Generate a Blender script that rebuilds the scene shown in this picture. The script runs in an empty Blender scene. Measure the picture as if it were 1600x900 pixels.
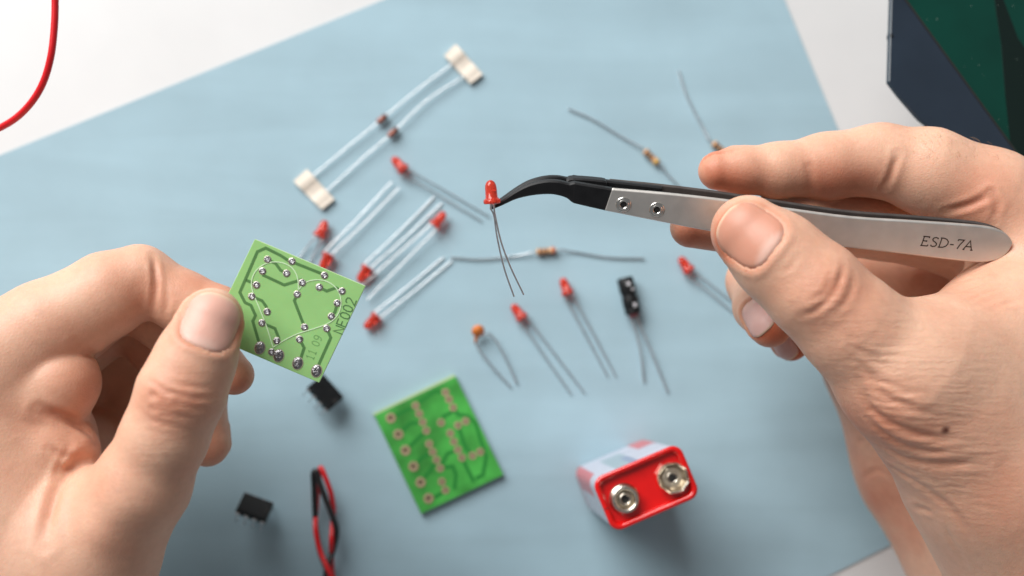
import bpy, math, random
import numpy as np
from mathutils import Vector, Matrix

random.seed(7)
rng = np.random.default_rng(7)
S = 0.001                      # modelling is done in millimetres, the scene is in metres
scene = bpy.context.scene
COL = scene.collection

# ------------------------------------------------------------------ camera
F, H = 1800.0, 350.0           # focal length (in photo pixels, 1600 wide), camera height in mm
NAD = (695.0, 615.0)           # where straight down meets the picture
wz = np.array([-(NAD[0]-800), (NAD[1]-450), F]); wz /= np.linalg.norm(wz)
wx = np.array([1., 0, 0]); wx -= wx.dot(wz)*wz; wx /= np.linalg.norm(wx)
wy = np.cross(wz, wx)
R = np.array([wx, wy, wz])     # camera -> world
EYE = np.array([0, 0, H])
cam = bpy.data.cameras.new('camera'); camo = bpy.data.objects.new('camera', cam); COL.objects.link(camo)
cam.sensor_width = 36.0; cam.lens = 36.0*F/1600.0
cam.clip_start = 0.01; cam.clip_end = 50
M4 = Matrix([list(R[0])+[0], list(R[1])+[0], list(R[2])+[H*S], [0, 0, 0, 1]])
camo.matrix_world = M4
cam.dof.use_dof = True
cam.dof.focus_distance = 0.264
cam.dof.aperture_fstop = 7.8
scene.camera = camo
scene.render.resolution_x, scene.render.resolution_y = 1024, 576

# ------------------------------------------------------------------ light
world = bpy.data.worlds.new('World'); scene.world = world; world.use_nodes = True
bg = world.node_tree.nodes['Background']
bg.inputs[0].default_value = (0.93, 0.96, 1.0, 1); bg.inputs[1].default_value = 0.18

def area(name, loc, target, sx, sy, power, colr):
    l = bpy.data.lights.new(name, 'AREA'); l.shape = 'RECTANGLE'; l.size = sx; l.size_y = sy
    l.energy = power; l.color = colr
    o = bpy.data.objects.new(name, l); COL.objects.link(o)
    o.location = loc
    o.rotation_euler = (Vector(target)-Vector(loc)).to_track_quat('-Z', 'Y').to_euler()
    return o
area('window_light', (-0.86, 1.16, 1.08), (0.0, 0.0, 0.03), 1.45, 1.2, 57.0, (1.0, 0.99, 0.972))
scene.view_settings.view_transform = 'Standard'
scene.view_settings.look = 'None'
scene.view_settings.exposure = 0.07
scene.view_settings.gamma = 1.0
scene.render.engine = 'CYCLES'

# ------------------------------------------------------------------ pixel helpers
def ray(u, v):
    d = np.array([(u-800)/F, -(v-450)/F, -1.0])
    return R @ d
def P(u, v, z):
    d = ray(u, v)
    return EYE + d*((z-H)/d[2])
def depth(p): return -(R.T @ (np.asarray(p)-EYE))[2]
def mmpx(p): return depth(p)/F
def plane_pt(u, v, o, n):
    d = ray(u, v)
    return EYE + d*(np.dot(o-EYE, n)/np.dot(d, n))
def unit(v): v = np.asarray(v, float); return v/np.linalg.norm(v)
CAMX, CAMY, CAMZ = R @ np.array([1., 0, 0]), R @ np.array([0, 1., 0]), R @ np.array([0, 0, 1.])

# ------------------------------------------------------------------ materials
def lin(r, g, b):
    f = lambda c: c/12.92 if c <= 0.04045 else ((c+0.055)/1.055)**2.4
    return (f(r/255), f(g/255), f(b/255), 1)
def mat(name, colr, rough=0.5, metal=0.0, noise=None, bump=None, **kw):
    m = bpy.data.materials.new(name); m.use_nodes = True
    nt = m.node_tree; b = nt.nodes['Principled BSDF']
    b.inputs['Base Color'].default_value = colr
    b.inputs['Roughness'].default_value = rough
    b.inputs['Metallic'].default_value = metal
    for k, v in kw.items(): b.inputs[k.replace('_', ' ')].default_value = v
    tc = nt.nodes.new('ShaderNodeTexCoord')
    if noise:                   # (scale per metre, amount)
        n = nt.nodes.new('ShaderNodeTexNoise'); n.inputs['Scale'].default_value = noise[0]; n.inputs['Detail'].default_value = 5
        nt.links.new(tc.outputs['Object'], n.inputs['Vector'])
        r = nt.nodes.new('ShaderNodeMapRange'); r.inputs[1].default_value = 0.3; r.inputs[2].default_value = 0.7
        r.inputs[3].default_value = 1-noise[1]; r.inputs[4].default_value = 1+noise[1]
        nt.links.new(n.outputs[0], r.inputs[0])
        mx = nt.nodes.new('ShaderNodeVectorMath'); mx.operation = 'MULTIPLY'; mx.inputs[0].default_value = colr[:3]
        nt.links.new(r.outputs[0], mx.inputs[1]); nt.links.new(mx.outputs[0], b.inputs['Base Color'])
        r2 = nt.nodes.new('ShaderNodeMapRange'); r2.inputs[3].default_value = max(0.02, rough-0.08); r2.inputs[4].default_value = rough+0.08
        nt.links.new(n.outputs[0], r2.inputs[0]); nt.links.new(r2.outputs[0], b.inputs['Roughness'])
    if bump:                    # (scale, distance)
        n2 = nt.nodes.new('ShaderNodeTexNoise'); n2.inputs['Scale'].default_value = bump[0]; n2.inputs['Detail'].default_value = 6
        nt.links.new(tc.outputs['Object'], n2.inputs['Vector'])
        bp = nt.nodes.new('ShaderNodeBump'); bp.inputs['Distance'].default_value = bump[1]; bp.inputs['Strength'].default_value = 1
        nt.links.new(n2.outputs[0], bp.inputs['Height']); nt.links.new(bp.outputs[0], b.inputs['Normal'])
    return m

M = {}
M['table'] = mat('white_table', (0.69, 0.69, 0.69, 1), 0.35, noise=(25, 0.03))
M['paper'] = mat('blue_paper', lin(156, 184, 196), 0.75, noise=(45, 0.045), bump=(900, 0.00003))
def paper_fibres():
    nt = M['paper'].node_tree; b = nt.nodes['Principled BSDF']; L = nt.links.new
    src = b.inputs['Base Color'].links[0].from_socket
    tc = nt.nodes.new('ShaderNodeTexCoord'); mp = nt.nodes.new('ShaderNodeMapping'); mp.inputs['Rotation'].default_value = (0, 0, math.radians(-22)); mp.inputs['Scale'].default_value = (9, 75, 1)
    L(tc.outputs['Object'], mp.inputs['Vector'])
    n = nt.nodes.new('ShaderNodeTexNoise'); n.inputs['Scale'].default_value = 1.0; n.inputs['Detail'].default_value = 4; n.inputs['Distortion'].default_value = 0.6
    L(mp.outputs[0], n.inputs['Vector'])
    q = nt.nodes.new('ShaderNodeMapRange'); q.inputs[1].default_value = 0.3; q.inputs[2].default_value = 0.7; q.inputs[3].default_value = 0.94; q.inputs[4].default_value = 1.06
    L(n.outputs[0], q.inputs[0])
    m = nt.nodes.new('ShaderNodeVectorMath'); m.operation = 'MULTIPLY'; L(src, m.inputs[0]); L(q.outputs[0], m.inputs[1]); L(m.outputs[0], b.inputs['Base Color'])
paper_fibres()
M['lead'] = mat('tinned_lead', (0.66, 0.67, 0.68, 1), 0.30, 1.0, noise=(900, 0.1))
M['lead_dark'] = mat('sky_tinted_lead', (0.74, 0.75, 0.77, 1), 0.38, 1.0, noise=(900, 0.1))  # copy for leads turned from the window, reflected sky put into the colour
M['led'] = mat('red_epoxy', (1.0, 0.085, 0.045, 1), 0.06, Transmission_Weight=0.68, IOR=1.45)
M['ledbase'] = mat('smoky_base', lin(120, 70, 75), 0.4)
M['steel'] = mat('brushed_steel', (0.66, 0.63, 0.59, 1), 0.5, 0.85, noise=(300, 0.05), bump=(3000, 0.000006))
M['steel_dark'] = mat('shaded_steel', (0.10, 0.085, 0.08, 1), 0.45, 0.6, noise=(300, 0.1))  # rear arm: same steel, its shade put into this darker colour
M['screw'] = mat('screw_steel', (0.72, 0.69, 0.64, 1), 0.22, 1.0)
M['tip'] = mat('black_plastic', (0.009, 0.009, 0.010, 1), 0.5, Specular_IOR_Level=0.28, noise=(500, 0.2), bump=(2500, 0.00001))
M['hole'] = mat('dark_hole', (0.01, 0.009, 0.008, 1), 0.7)
M['etch'] = mat('etched_lettering', (0.035, 0.022, 0.015, 1), 0.7)
M['black'] = mat('black_moulding', (0.008, 0.009, 0.010, 1), 0.4, Specular_IOR_Level=0.3, noise=(600, 0.2), bump=(2500, 0.00001))
M['white_marks'] = mat('white_marks', (0.75, 0.76, 0.80, 1), 0.5)  # plain white for the strokes along the capacitor can
M['pcb'] = mat('pale_green_mask', lin(150, 198, 124), 0.42, noise=(160, 0.04), Subsurface_Weight=0.15, Subsurface_Scale=0.001)
M['pcb_edge'] = mat('board_edge', lin(196, 218, 172), 0.6)
M['trace'] = mat('covered_trace', lin(82, 124, 70), 0.42, noise=(400, 0.06))
M['print_dark'] = mat('printed_legend', lin(72, 112, 64), 0.6)
M['print_faint'] = mat('faint_legend', lin(112, 158, 92), 0.6)
M['silk'] = mat('pale_outline', lin(206, 232, 190), 0.6)
M['solder'] = mat('solder', (0.34, 0.33, 0.34, 1), 0.3, 1.0, noise=(1800, 0.4), bump=(2600, 0.0002))
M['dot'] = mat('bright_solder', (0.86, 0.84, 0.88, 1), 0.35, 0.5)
M['copper_rim'] = mat('copper_rim', lin(205, 196, 170), 0.4, 0.6)
M['pcb2'] = mat('green_mask', lin(66, 156, 66), 0.35, noise=(110, 0.38))
M['pcb2_edge'] = mat('pale_board_edge', lin(176, 200, 150), 0.6)
M['trace2'] = mat('dark_trace', lin(36, 126, 50), 0.35)
M['pad2'] = mat('tan_pad', lin(162, 145, 114), 0.5, 0.15, noise=(1500, 0.15))
M['hole2'] = mat('pad_hole', lin(66, 52, 36), 0.7)
M['cap_orange'] = mat('orange_ceramic', lin(205, 116, 50), 0.35, noise=(900, 0.15))
M['tape'] = mat('cream_tape', lin(228, 217, 203), 0.8, noise=(500, 0.06), bump=(1500, 0.00008))
M['diode'] = mat('amber_glass', lin(140, 68, 46), 0.15, noise=(900, 0.2), Coat_Weight=0.6)
M['band_black'] = mat('band_black', (0.02, 0.02, 0.02, 1), 0.4)
M['resistor'] = mat('tan_lacquer', lin(206, 160, 116), 0.4, noise=(900, 0.1))
M['band_brown'] = mat('band_brown', lin(110, 62, 32), 0.4)
M['band_gold'] = mat('band_gold', lin(196, 160, 60), 0.35, 0.4)
M['band_red'] = mat('band_red', lin(170, 50, 36), 0.4)
M['wire_red'] = mat('red_insulation', lin(214, 26, 34), 0.32, noise=(150, 0.05))
M['wire_black'] = mat('black_insulation', (0.014, 0.014, 0.016, 1), 0.36, noise=(150, 0.1))
M['bat_red'] = mat('red_lacquer', lin(214, 16, 14), 0.22, noise=(200, 0.06), Coat_Weight=0.5, Coat_Roughness=0.08)
M['nickel'] = mat('nickel', (0.70, 0.64, 0.55, 1), 0.24, 1.0, noise=(800, 0.12))
M['nickel_dull'] = mat('dull_nickel', (0.62, 0.54, 0.42, 1), 0.5, 1.0, noise=(800, 0.12))
M['slate'] = mat('slate_gloss', lin(38, 48, 60), 0.18, noise=(60, 0.1))
M['green_glass'] = mat('dark_green_glass', lin(2, 54, 44), 0.08, noise=(30, 0.25))
M['green_dark'] = mat('black_green_glass', lin(10, 26, 22), 0.10)
M['rim'] = mat('pale_rim', lin(150, 156, 160), 0.35)
M['dust'] = mat('dust', lin(150, 170, 160), 0.8)

# ------------------------------------------------------------------ object helpers
def link(name, verts, faces, m, parent=None, smooth=False, mats=None, fmat=None):
    me = bpy.data.meshes.new(name)
    me.from_pydata([tuple(float(c)*S for c in v) for v in verts], [], [tuple(int(i) for i in f) for f in faces])
    me.update()
    if mats:
        for x in mats: me.materials.append(x)
        for p, i in zip(me.polygons, fmat): p.material_index = i
    else: me.materials.append(m)
    if smooth:
        for p in me.polygons: p.use_smooth = True
    o = bpy.data.objects.new(name, me); COL.objects.link(o)
    if parent is not None:
        o.parent = parent
        o.matrix_parent_inverse = parent.matrix_world.inverted()
    return o
def tag(o, label, cat, group=None):
    o['label'] = label; o['category'] = cat
    if group: o['group'] = group
    return o
def thing(name, loc, label, cat, group=None):
    o = bpy.data.objects.new(name, None); COL.objects.link(o)
    o.location = [float(c)*S for c in loc]; o.empty_display_size = 0.005
    o.matrix_world = Matrix.Translation(o.location)
    return tag(o, label, cat, group)
def struct(o): o['kind'] = 'structure'; return o

class MB:
    def __init__(s): s.v = []; s.f = []
    def add(s, v, f):
        n = len(s.v); s.v += [tuple(x) for x in v]; s.f += [tuple(i+n for i in q) for q in f]; return s
    def build(s, name, m, parent=None, smooth=False): return link(name, s.v, s.f, m, parent, smooth)

def catmull(pts, n=6):
    pts = np.asarray(pts, float)
    q = np.vstack([2*pts[0]-pts[1], pts, 2*pts[-1]-pts[-2]])
    out = []
    for i in range(1, len(q)-2):
        p0, p1, p2, p3 = q[i-1], q[i], q[i+1], q[i+2]
        for t in np.arange(n)/n:
            out.append(0.5*((2*p1)+(-p0+p2)*t+(2*p0-5*p1+4*p2-p3)*t*t+(-p0+3*p1-3*p2+p3)*t**3))
    out.append(pts[-1]); return np.array(out)
def tube(pts, r, sides=10, caps=True):
    pts = np.asarray(pts, float)
    if np.isscalar(r):          # cut ends: a tight extra ring keeps the side shading from bleeding over the cap
        a, b = unit(pts[0]-pts[1]), unit(pts[-1]-pts[-2])
        pts = np.vstack([pts[0]+a*r*0.3, pts[0]+a*r*0.24, pts, pts[-1]+b*r*0.24, pts[-1]+b*r*0.3])
        rr = np.full(len(pts), r); rr[0] = rr[-1] = r*0.8
    else: rr = np.asarray(r)
    n = len(pts)
    t = np.gradient(pts, axis=0); t /= np.linalg.norm(t, axis=1)[:, None]+1e-12
    u = np.cross(t[0], [0.13, 0.2, 0.97]); u /= np.linalg.norm(u)
    v, f = [], []
    for i in range(n):
        u = u-u.dot(t[i])*t[i]; u /= np.linalg.norm(u); w = np.cross(t[i], u)
        for k in range(sides):
            a = 2*math.pi*k/sides; v.append(pts[i]+rr[i]*(math.cos(a)*u+math.sin(a)*w))
    for i in range(n-1):
        for k in range(sides):
            a, b = i*sides+k, i*sides+(k+1) % sides
            f.append((a, b, b+sides, a+sides))
    if caps:
        f.append(tuple(range(sides-1, -1, -1))); f.append(tuple((n-1)*sides+k for k in range(sides)))
    return v, f
def frame(axis, hint=(0, 0, 1)):
    a = unit(axis); h = np.asarray(hint, float)
    x = h-h.dot(a)*a
    if np.linalg.norm(x) < 1e-6: x = np.array([1., 0, 0])-a[0]*a
    x = unit(x); return x, np.cross(a, x), a
def lathe(prof, o, axis, sides=24, hint=(0, 0, 1), close=True):
    """prof: list of (radius, height along axis)"""
    x, y, a = frame(axis, hint); o = np.asarray(o, float); v, f = [], []
    for r, h in prof:
        for k in range(sides):
            t = 2*math.pi*k/sides; v.append(o+a*h+r*(math.cos(t)*x+math.sin(t)*y))
    for i in range(len(prof)-1):
        for k in range(sides):
            p, q = i*sides+k, i*sides+(k+1) % sides
            f.append((p, q, q+sides, p+sides))
    if close:
        f.append(tuple(range(sides-1, -1, -1))); f.append(tuple((len(prof)-1)*sides+k for k in range(sides)))
    return v, f
def prism(poly, off):
    """closed solid from a 3-D polygon and an offset vector"""
    n = len(poly); off = np.asarray(off, float)
    v = [np.asarray(p, float) for p in poly]+[np.asarray(p, float)+off for p in poly]
    f = [tuple(range(n))[::-1], tuple(range(n, 2*n))]+[(i, (i+1) % n, n+(i+1) % n, n+i) for i in range(n)]
    return v, f
def ribbon(pts, w, n, h):
    """flat strip lying on a plane with normal n, half-width w, thickness h"""
    pts = np.asarray(pts, float); n = unit(n); k = len(pts); v, f = [], []
    ww = np.full(k, w) if np.isscalar(w) else np.asarray(w)
    for i in range(k):
        a = unit(pts[i]-pts[i-1]) if i > 0 else None
        b = unit(pts[i+1]-pts[i]) if i < k-1 else None
        t = unit((a if a is not None else b)+(b if b is not None else a))
        s = np.cross(n, t); m = 1.0
        if a is not None and b is not None: m = 1/max(0.5, abs(np.dot(t, a)))
        for sg, hh in ((1, 0), (-1, 0), (-1, h), (1, h)): v.append(pts[i]+s*sg*ww[i]*m+n*hh)
    for i in range(k-1):
        for q in range(4): f.append((4*i+q, 4*i+(q+1) % 4, 4*i+4+(q+1) % 4, 4*i+4+q))
    f.append((3, 2, 1, 0)); f.append((4*k-4, 4*k-3, 4*k-2, 4*k-1))
    return v, f
def recalc(o):
    import bmesh
    bm = bmesh.new(); bm.from_mesh(o.data); bmesh.ops.recalc_face_normals(bm, faces=bm.faces); bm.to_mesh(o.data); bm.free(); return o
def bevel(o, w, seg=2):
    b = o.modifiers.new('soft_edges', 'BEVEL'); b.width = w*S; b.segments = seg; b.limit_method = 'ANGLE'; b.angle_limit = 0.6
    return o

# ================================================================== the setting
tb = MB(); tb.add([(-900, -900, 0), (900, -900, 0), (900, 900, 0), (-900, 900, 0)], [(0, 1, 2, 3)])
struct(tb.build('table', M['table']))

def line2(a, b): return a[:2], (b-a)[:2]
def isect(l1, l2):
    A = np.array([l1[1], -l2[1]]).T; t = np.linalg.solve(A, l2[0]-l1[0]); return l1[0]+l1[1]*t[0]
lt = line2(P(0, 243, 0), P(600, 0, 0)); lr = line2(P(1225, 0, 0), P(1308, 200, 0)); lb = line2(P(1300, 897, 0), P(1402, 846, 0))
c_tr, c_br = isect(lt, lr), isect(lr, lb)
c_tl = c_tr-unit(lt[1])*330; c_bl = c_br-unit(lb[1])*330
def wav(x, y):
    d = np.array([x, y]); e = unit(lt[1])
    a = d.dot(e); b = d.dot([-e[1], e[0]])
    return 0.24+0.05*math.sin(b/9+0.6*math.sin(a/40))+0.05*math.sin(b/15.5+a/60+1)+0.04*math.sin(a/23+b/50)
N = 120; v, f = [], []
for i in range(N+1):
    for j in range(N+1):
        s, t = i/N, j/N
        p = (c_tl*(1-s)+c_tr*s)*(1-t)+(c_bl*(1-s)+c_br*s)*t
        v.append((p[0], p[1], wav(*p)))
for i in range(N):
    for j in range(N):
        a = i*(N+1)+j; f.append((a, a+N+1, a+N+2, a+1)[::-1])
pap = link('paper_sheet', v, f, M['paper']); recalc(pap)
so = pap.modifiers.new('thickness', 'SOLIDIFY'); so.thickness = 0.00015; so.offset = -1
tag(pap, 'large pale blue sheet of paper lying under all the components', 'paper')
ZP = 0.5                        # top of the paper, for things resting on it

# ================================================================== hands (one continuous surface each)
def smin(a, b, k):
    h = np.maximum(k-np.abs(a-b), 0)/k
    return np.minimum(a, b)-h*h*k*0.25
class HandSDF:
    def __init__(s): s.palm = []; s.fingers = []; s.kp = 14.0
    def conv(s, chain):
        out = []
        for q in chain:
            p = P(q[0], q[1], q[2]); out.append((p, q[3]*mmpx(p)))
        return out
    def add_palm(s, *chain):
        c = s.conv(chain); s.palm += [(c[i][0], c[i+1][0], c[i][1], c[i+1][1]) for i in range(len(c)-1)]
    def add_finger(s, chain, k=2.5, kb=6.0):
        c = s.conv(chain)
        s.fingers.append(([(c[i][0], c[i+1][0], c[i][1], c[i+1][1]) for i in range(len(c)-1)], k, kb)); return c
    @staticmethod
    def cone(p, a, b, ra, rb):
        ba = (b-a).astype(np.float32); pa = p-a.astype(np.float32)
        h = np.clip(pa @ ba/np.float32(ba.dot(ba)), 0, 1)
        q = pa-h[:, None]*ba
        return np.sqrt((q*q).sum(1))-(ra+(rb-ra)*h).astype(np.float32)
    def ev(s, p):
        p = p.astype(np.float32); d = None
        for c in s.palm:
            e = s.cone(p, *c); d = e if d is None else smin(d, e, s.kp)
        tot = d
        for segs, k, kb in s.fingers:
            g = None
            for c in segs:
                e = s.cone(p, *c); g = e if g is None else smin(g, e, k)
            tot = smin(tot, smin(d, g, kb), 0.8)
        return tot
    def grad(s, p, e=0.15):
        g = np.stack([s.ev(p+np.eye(3)[i]*e)-s.ev(p-np.eye(3)[i]*e) for i in range(3)], 1)
        return g/(np.linalg.norm(g, axis=1)[:, None]+1e-9)
    def march(s, o, d, tmax=500):
        o = np.atleast_2d(o).astype(float); d = np.atleast_2d(d).astype(float); d = d/np.linalg.norm(d, axis=1)[:, None]
        t = np.zeros(len(o))
        for _ in range(70): t = np.minimum(t+s.ev(o+d*t[:, None])*0.9, tmax)
        return o+d*t[:, None]
    def pix(s, pts):
        return s.march(np.repeat(EYE[None], len(pts), 0), np.array([ray(*q) for q in pts]))
    def mesh(s, lo, hi, h=0.6):
        lo = np.asarray(lo, float); B = 4
        nb = np.ceil((np.asarray(hi)-lo)/(h*B)).astype(int); n = nb*B
        bc = np.stack(np.meshgrid(*[(np.arange(k)+0.5)*B*h for k in nb], indexing='ij'), -1).reshape(-1, 3)+lo
        db = s.ev(bc); near = np.abs(db) < B*h*0.87*1.15+1.0
        D = np.repeat(np.repeat(np.repeat(db.reshape(nb), B, 0), B, 1), B, 2).astype(np.float32)
        loc = np.stack(np.meshgrid(*[np.arange(B)]*3, indexing='ij'), -1).reshape(-1, 3)
        bi = np.stack(np.unravel_index(np.nonzero(near)[0], nb), 1)*B
        idx = (bi[:, None, :]+loc[None]).reshape(-1, 3)
        D[idx[:, 0], idx[:, 1], idx[:, 2]] = s.ev(idx*h+lo)
        for ax in range(3):                 # close the wrist where the arm leaves the picture
            for i in (1, -2):
                q = [slice(None)]*3; q[ax] = i; D[tuple(q)] = np.maximum(D[tuple(q)], 0.3*h)
        sg = D < 0
        c = [sg[i:n[0]-1+i, j:n[1]-1+j, k:n[2]-1+k] for i in (0, 1) for j in (0, 1) for k in (0, 1)]
        cnt = sum(x.astype(np.int8) for x in c)
        act = (cnt > 0) & (cnt < 8); A = np.argwhere(act); vid = -np.ones(act.shape, np.int64); vid[act] = np.arange(len(A))
        acc = np.zeros((len(A), 3)); num = np.zeros(len(A))
        cor = [(i, j, k) for i in (0, 1) for j in (0, 1) for k in (0, 1)]
        for a in cor:
            for ax in range(3):
                if a[ax]: continue
                b = list(a); b[ax] = 1
                da = D[A[:, 0]+a[0], A[:, 1]+a[1], A[:, 2]+a[2]]; dbb = D[A[:, 0]+b[0], A[:, 1]+b[1], A[:, 2]+b[2]]
                m = (da < 0) != (dbb < 0); t = np.where(m, da/np.where(m, da-dbb, 1), 0)
                pos = np.array(a, float)[None].repeat(len(A), 0); pos[:, ax] = t
                acc += pos*m[:, None]; num += m
        V = (A+acc/num[:, None])*h+lo
        Q = []
        for ax in range(3):
            o1, o2 = [(1, 2), (2, 0), (0, 1)][ax]
            s0 = [slice(1, -1)]*3; s0[ax] = slice(0, -1); s1 = list(s0); s1[ax] = slice(1, None)
            # restrict to edges whose four cells exist
            e0, e1 = sg[tuple(s0)], sg[tuple(s1)]
            for flip, m in ((0, e0 & ~e1), (1, ~e0 & e1)):
                ix = np.argwhere(m)
                off = np.zeros(3, int); off[o1] = 1; off[o2] = 1
                base = ix.copy()
                def cell(d1, d2):
                    q = base.copy(); q[:, o1] += d1; q[:, o2] += d2; return vid[q[:, 0], q[:, 1], q[:, 2]]
                q = np.stack([cell(0, 0), cell(1, 0), cell(1, 1), cell(0, 1)], 1)
                Q.append(q[:, ::-1] if flip else q)
        Q = np.vstack(Q); Q = Q[(Q >= 0).all(1)]
        g = s.grad(V); d0 = s.ev(V); V = V-g*np.where(np.abs(d0) < h, d0, 0)[:, None]
        return V, Q, g

def polydist(V, pts, rad):
    """distance from each vertex to a polyline, inf where farther than rad"""
    out = np.full(len(V), 1e9)
    lo, hi = pts.min(0)-rad, pts.max(0)+rad
    ix = np.nonzero(((V > lo) & (V < hi)).all(1))[0]
    if len(ix) == 0: return out
    X = V[ix]; best = np.full(len(ix), 1e9)
    for i in range(len(pts)-1):
        a, b = pts[i], pts[i+1]; ba = b-a
        h = np.clip((X-a) @ ba/(ba.dot(ba)+1e-9), 0, 1)
        best = np.minimum(best, np.linalg.norm(X-a-h[:, None]*ba, axis=1))
    out[ix] = best; return out

def skin_material():
    m = bpy.data.materials.new('skin'); m.use_nodes = True
    nt = m.node_tree; b = nt.nodes['Principled BSDF']; L = nt.links.new
    tc = nt.nodes.new('ShaderNodeTexCoord')
    at = nt.nodes.new('ShaderNodeAttribute'); at.attribute_name = 'tint'
    ns = nt.nodes.new('ShaderNodeTexNoise'); ns.inputs['Scale'].default_value = 75; ns.inputs['Detail'].default_value = 4
    L(tc.outputs['Object'], ns.inputs['Vector'])
    sep = nt.nodes.new('ShaderNodeSeparateColor'); L(at.outputs['Color'], sep.inputs[0])
    ad = nt.nodes.new('ShaderNodeMath'); ad.operation = 'MULTIPLY_ADD'; L(ns.outputs[0], ad.inputs[0]); ad.inputs[1].default_value = 0.85; L(sep.outputs[0], ad.inputs[2])
    sub = nt.nodes.new('ShaderNodeMath'); sub.operation = 'SUBTRACT'; sub.use_clamp = True; L(ad.outputs[0], sub.inputs[0]); sub.inputs[1].default_value = 0.33
    mx = nt.nodes.new('ShaderNodeMix'); mx.data_type = 'RGBA'; L(sub.outputs[0], mx.inputs[0])
    mx.inputs[6].default_value = lin(219, 175, 149); mx.inputs[7].default_value = lin(186, 98, 66)  # second tone: skin redness, also standing in for the orange of shaded skin
    n3 = nt.nodes.new('ShaderNodeTexNoise'); n3.inputs['Scale'].default_value = 700; n3.inputs['Detail'].default_value = 4
    L(tc.outputs['Object'], n3.inputs['Vector'])
    r3 = nt.nodes.new('ShaderNodeMapRange'); r3.inputs[3].default_value = 0.90; r3.inputs[4].default_value = 1.10; L(n3.outputs[0], r3.inputs[0])
    vm = nt.nodes.new('ShaderNodeVectorMath'); vm.operation = 'MULTIPLY'; L(mx.outputs[2], vm.inputs[0]); L(r3.outputs[0], vm.inputs[1])
    mole = nt.nodes.new('ShaderNodeMix'); mole.data_type = 'RGBA'; L(sep.outputs[1], mole.inputs[0]); L(vm.outputs[0], mole.inputs[6]); mole.inputs[7].default_value = lin(92, 48, 36)
    L(mole.outputs[2], b.inputs['Base Color'])
    b.inputs['Subsurface Weight'].default_value = 0.35
    b.inputs['Subsurface Radius'].default_value = (1.0, 0.35, 0.2); b.inputs['Subsurface Scale'].default_value = 0.003
    b.inputs['Roughness'].default_value = 0.48; b.inputs['Specular IOR Level'].default_value = 0.38
    vo = nt.nodes.new('ShaderNodeTexVoronoi'); vo.inputs['Scale'].default_value = 1300; vo.feature = 'DISTANCE_TO_EDGE'
    ds = nt.nodes.new('ShaderNodeTexNoise'); ds.inputs['Scale'].default_value = 500
    L(tc.outputs['Object'], ds.inputs['Vector'])
    wv = nt.nodes.new('ShaderNodeVectorMath'); wv.operation = 'MULTIPLY_ADD'; L(ds.outputs['Color'], wv.inputs[0]); wv.inputs[1].default_value = (0.0012,)*3; L(tc.outputs['Object'], wv.inputs[2])
    L(wv.outputs[0], vo.inputs['Vector'])
    mr = nt.nodes.new('ShaderNodeMapRange'); mr.inputs[2].default_value = 0.25; L(vo.outputs['Distance'], mr.inputs[0])
    b1 = nt.nodes.new('ShaderNodeBump'); b1.inputs['Distance'].default_value = 0.00006; b1.inputs['Strength'].default_value = 0.4; L(mr.outputs[0], b1.inputs['Height'])
    nb = nt.nodes.new('ShaderNodeTexNoise'); nb.inputs['Scale'].default_value = 260; nb.inputs['Detail'].default_value = 5
    L(tc.outputs['Object'], nb.inputs['Vector'])
    b2 = nt.nodes.new('ShaderNodeBump'); b2.inputs['Distance'].default_value = 0.0004; b2.inputs['Strength'].default_value = 0.2
    L(nb.outputs[0], b2.inputs['Height']); L(b1.outputs[0], b2.inputs['Normal'])
    # fine parallel wrinkles where the skin is folded together
    mp = nt.nodes.new('ShaderNodeMapping'); mp.inputs['Rotation'].default_value = (0, 0, math.radians(18)); mp.inputs['Scale'].default_value = (120, 950, 400)
    L(wv.outputs[0], mp.inputs['Vector'])
    nw = nt.nodes.new('ShaderNodeTexNoise'); nw.inputs['Scale'].default_value = 1.0; nw.inputs['Detail'].default_value = 1.5; L(mp.outputs[0], nw.inputs['Vector'])
    mw = nt.nodes.new('ShaderNodeMath'); mw.operation = 'MULTIPLY'; L(nw.outputs[0], mw.inputs[0]); L(sep.outputs[2], mw.inputs[1])
    b3 = nt.nodes.new('ShaderNodeBump'); b3.inputs['Distance'].default_value = 0.00036; b3.inputs['Strength'].default_value = 0.8
    L(mw.outputs[0], b3.inputs['Height']); L(b2.outputs[0], b3.inputs['Normal']); L(b3.outputs[0], b.inputs['Normal'])
    return m
M['skin'] = skin_material()
def nail_material():
    m = bpy.data.materials.new('nail'); m.use_nodes = True
    nt = m.node_tree; b = nt.nodes['Principled BSDF']; L = nt.links.new
    at = nt.nodes.new('ShaderNodeAttribute'); at.attribute_name = 'tint'
    L(at.outputs['Color'], b.inputs['Base Color'])
    b.inputs['Roughness'].default_value = 0.42; b.inputs['Specular IOR Level'].default_value = 0.35; b.inputs['Subsurface Weight'].default_value = 0.3
    b.inputs['Subsurface Radius'].default_value = (1, .4, .3); b.inputs['Subsurface Scale'].default_value = 0.001
    tc = nt.nodes.new('ShaderNodeTexCoord'); n = nt.nodes.new('ShaderNodeTexNoise'); n.inputs['Scale'].default_value = 400
    L(tc.outputs['Object'], n.inputs['Vector']); bp = nt.nodes.new('ShaderNodeBump'); bp.inputs['Distance'].default_value = 0.0001; bp.inputs['Strength'].default_value = 0.5
    L(n.outputs[0], bp.inputs['Height']); L(bp.outputs[0], b.inputs['Normal'])
    return m
M['nail'] = nail_material()

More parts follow.
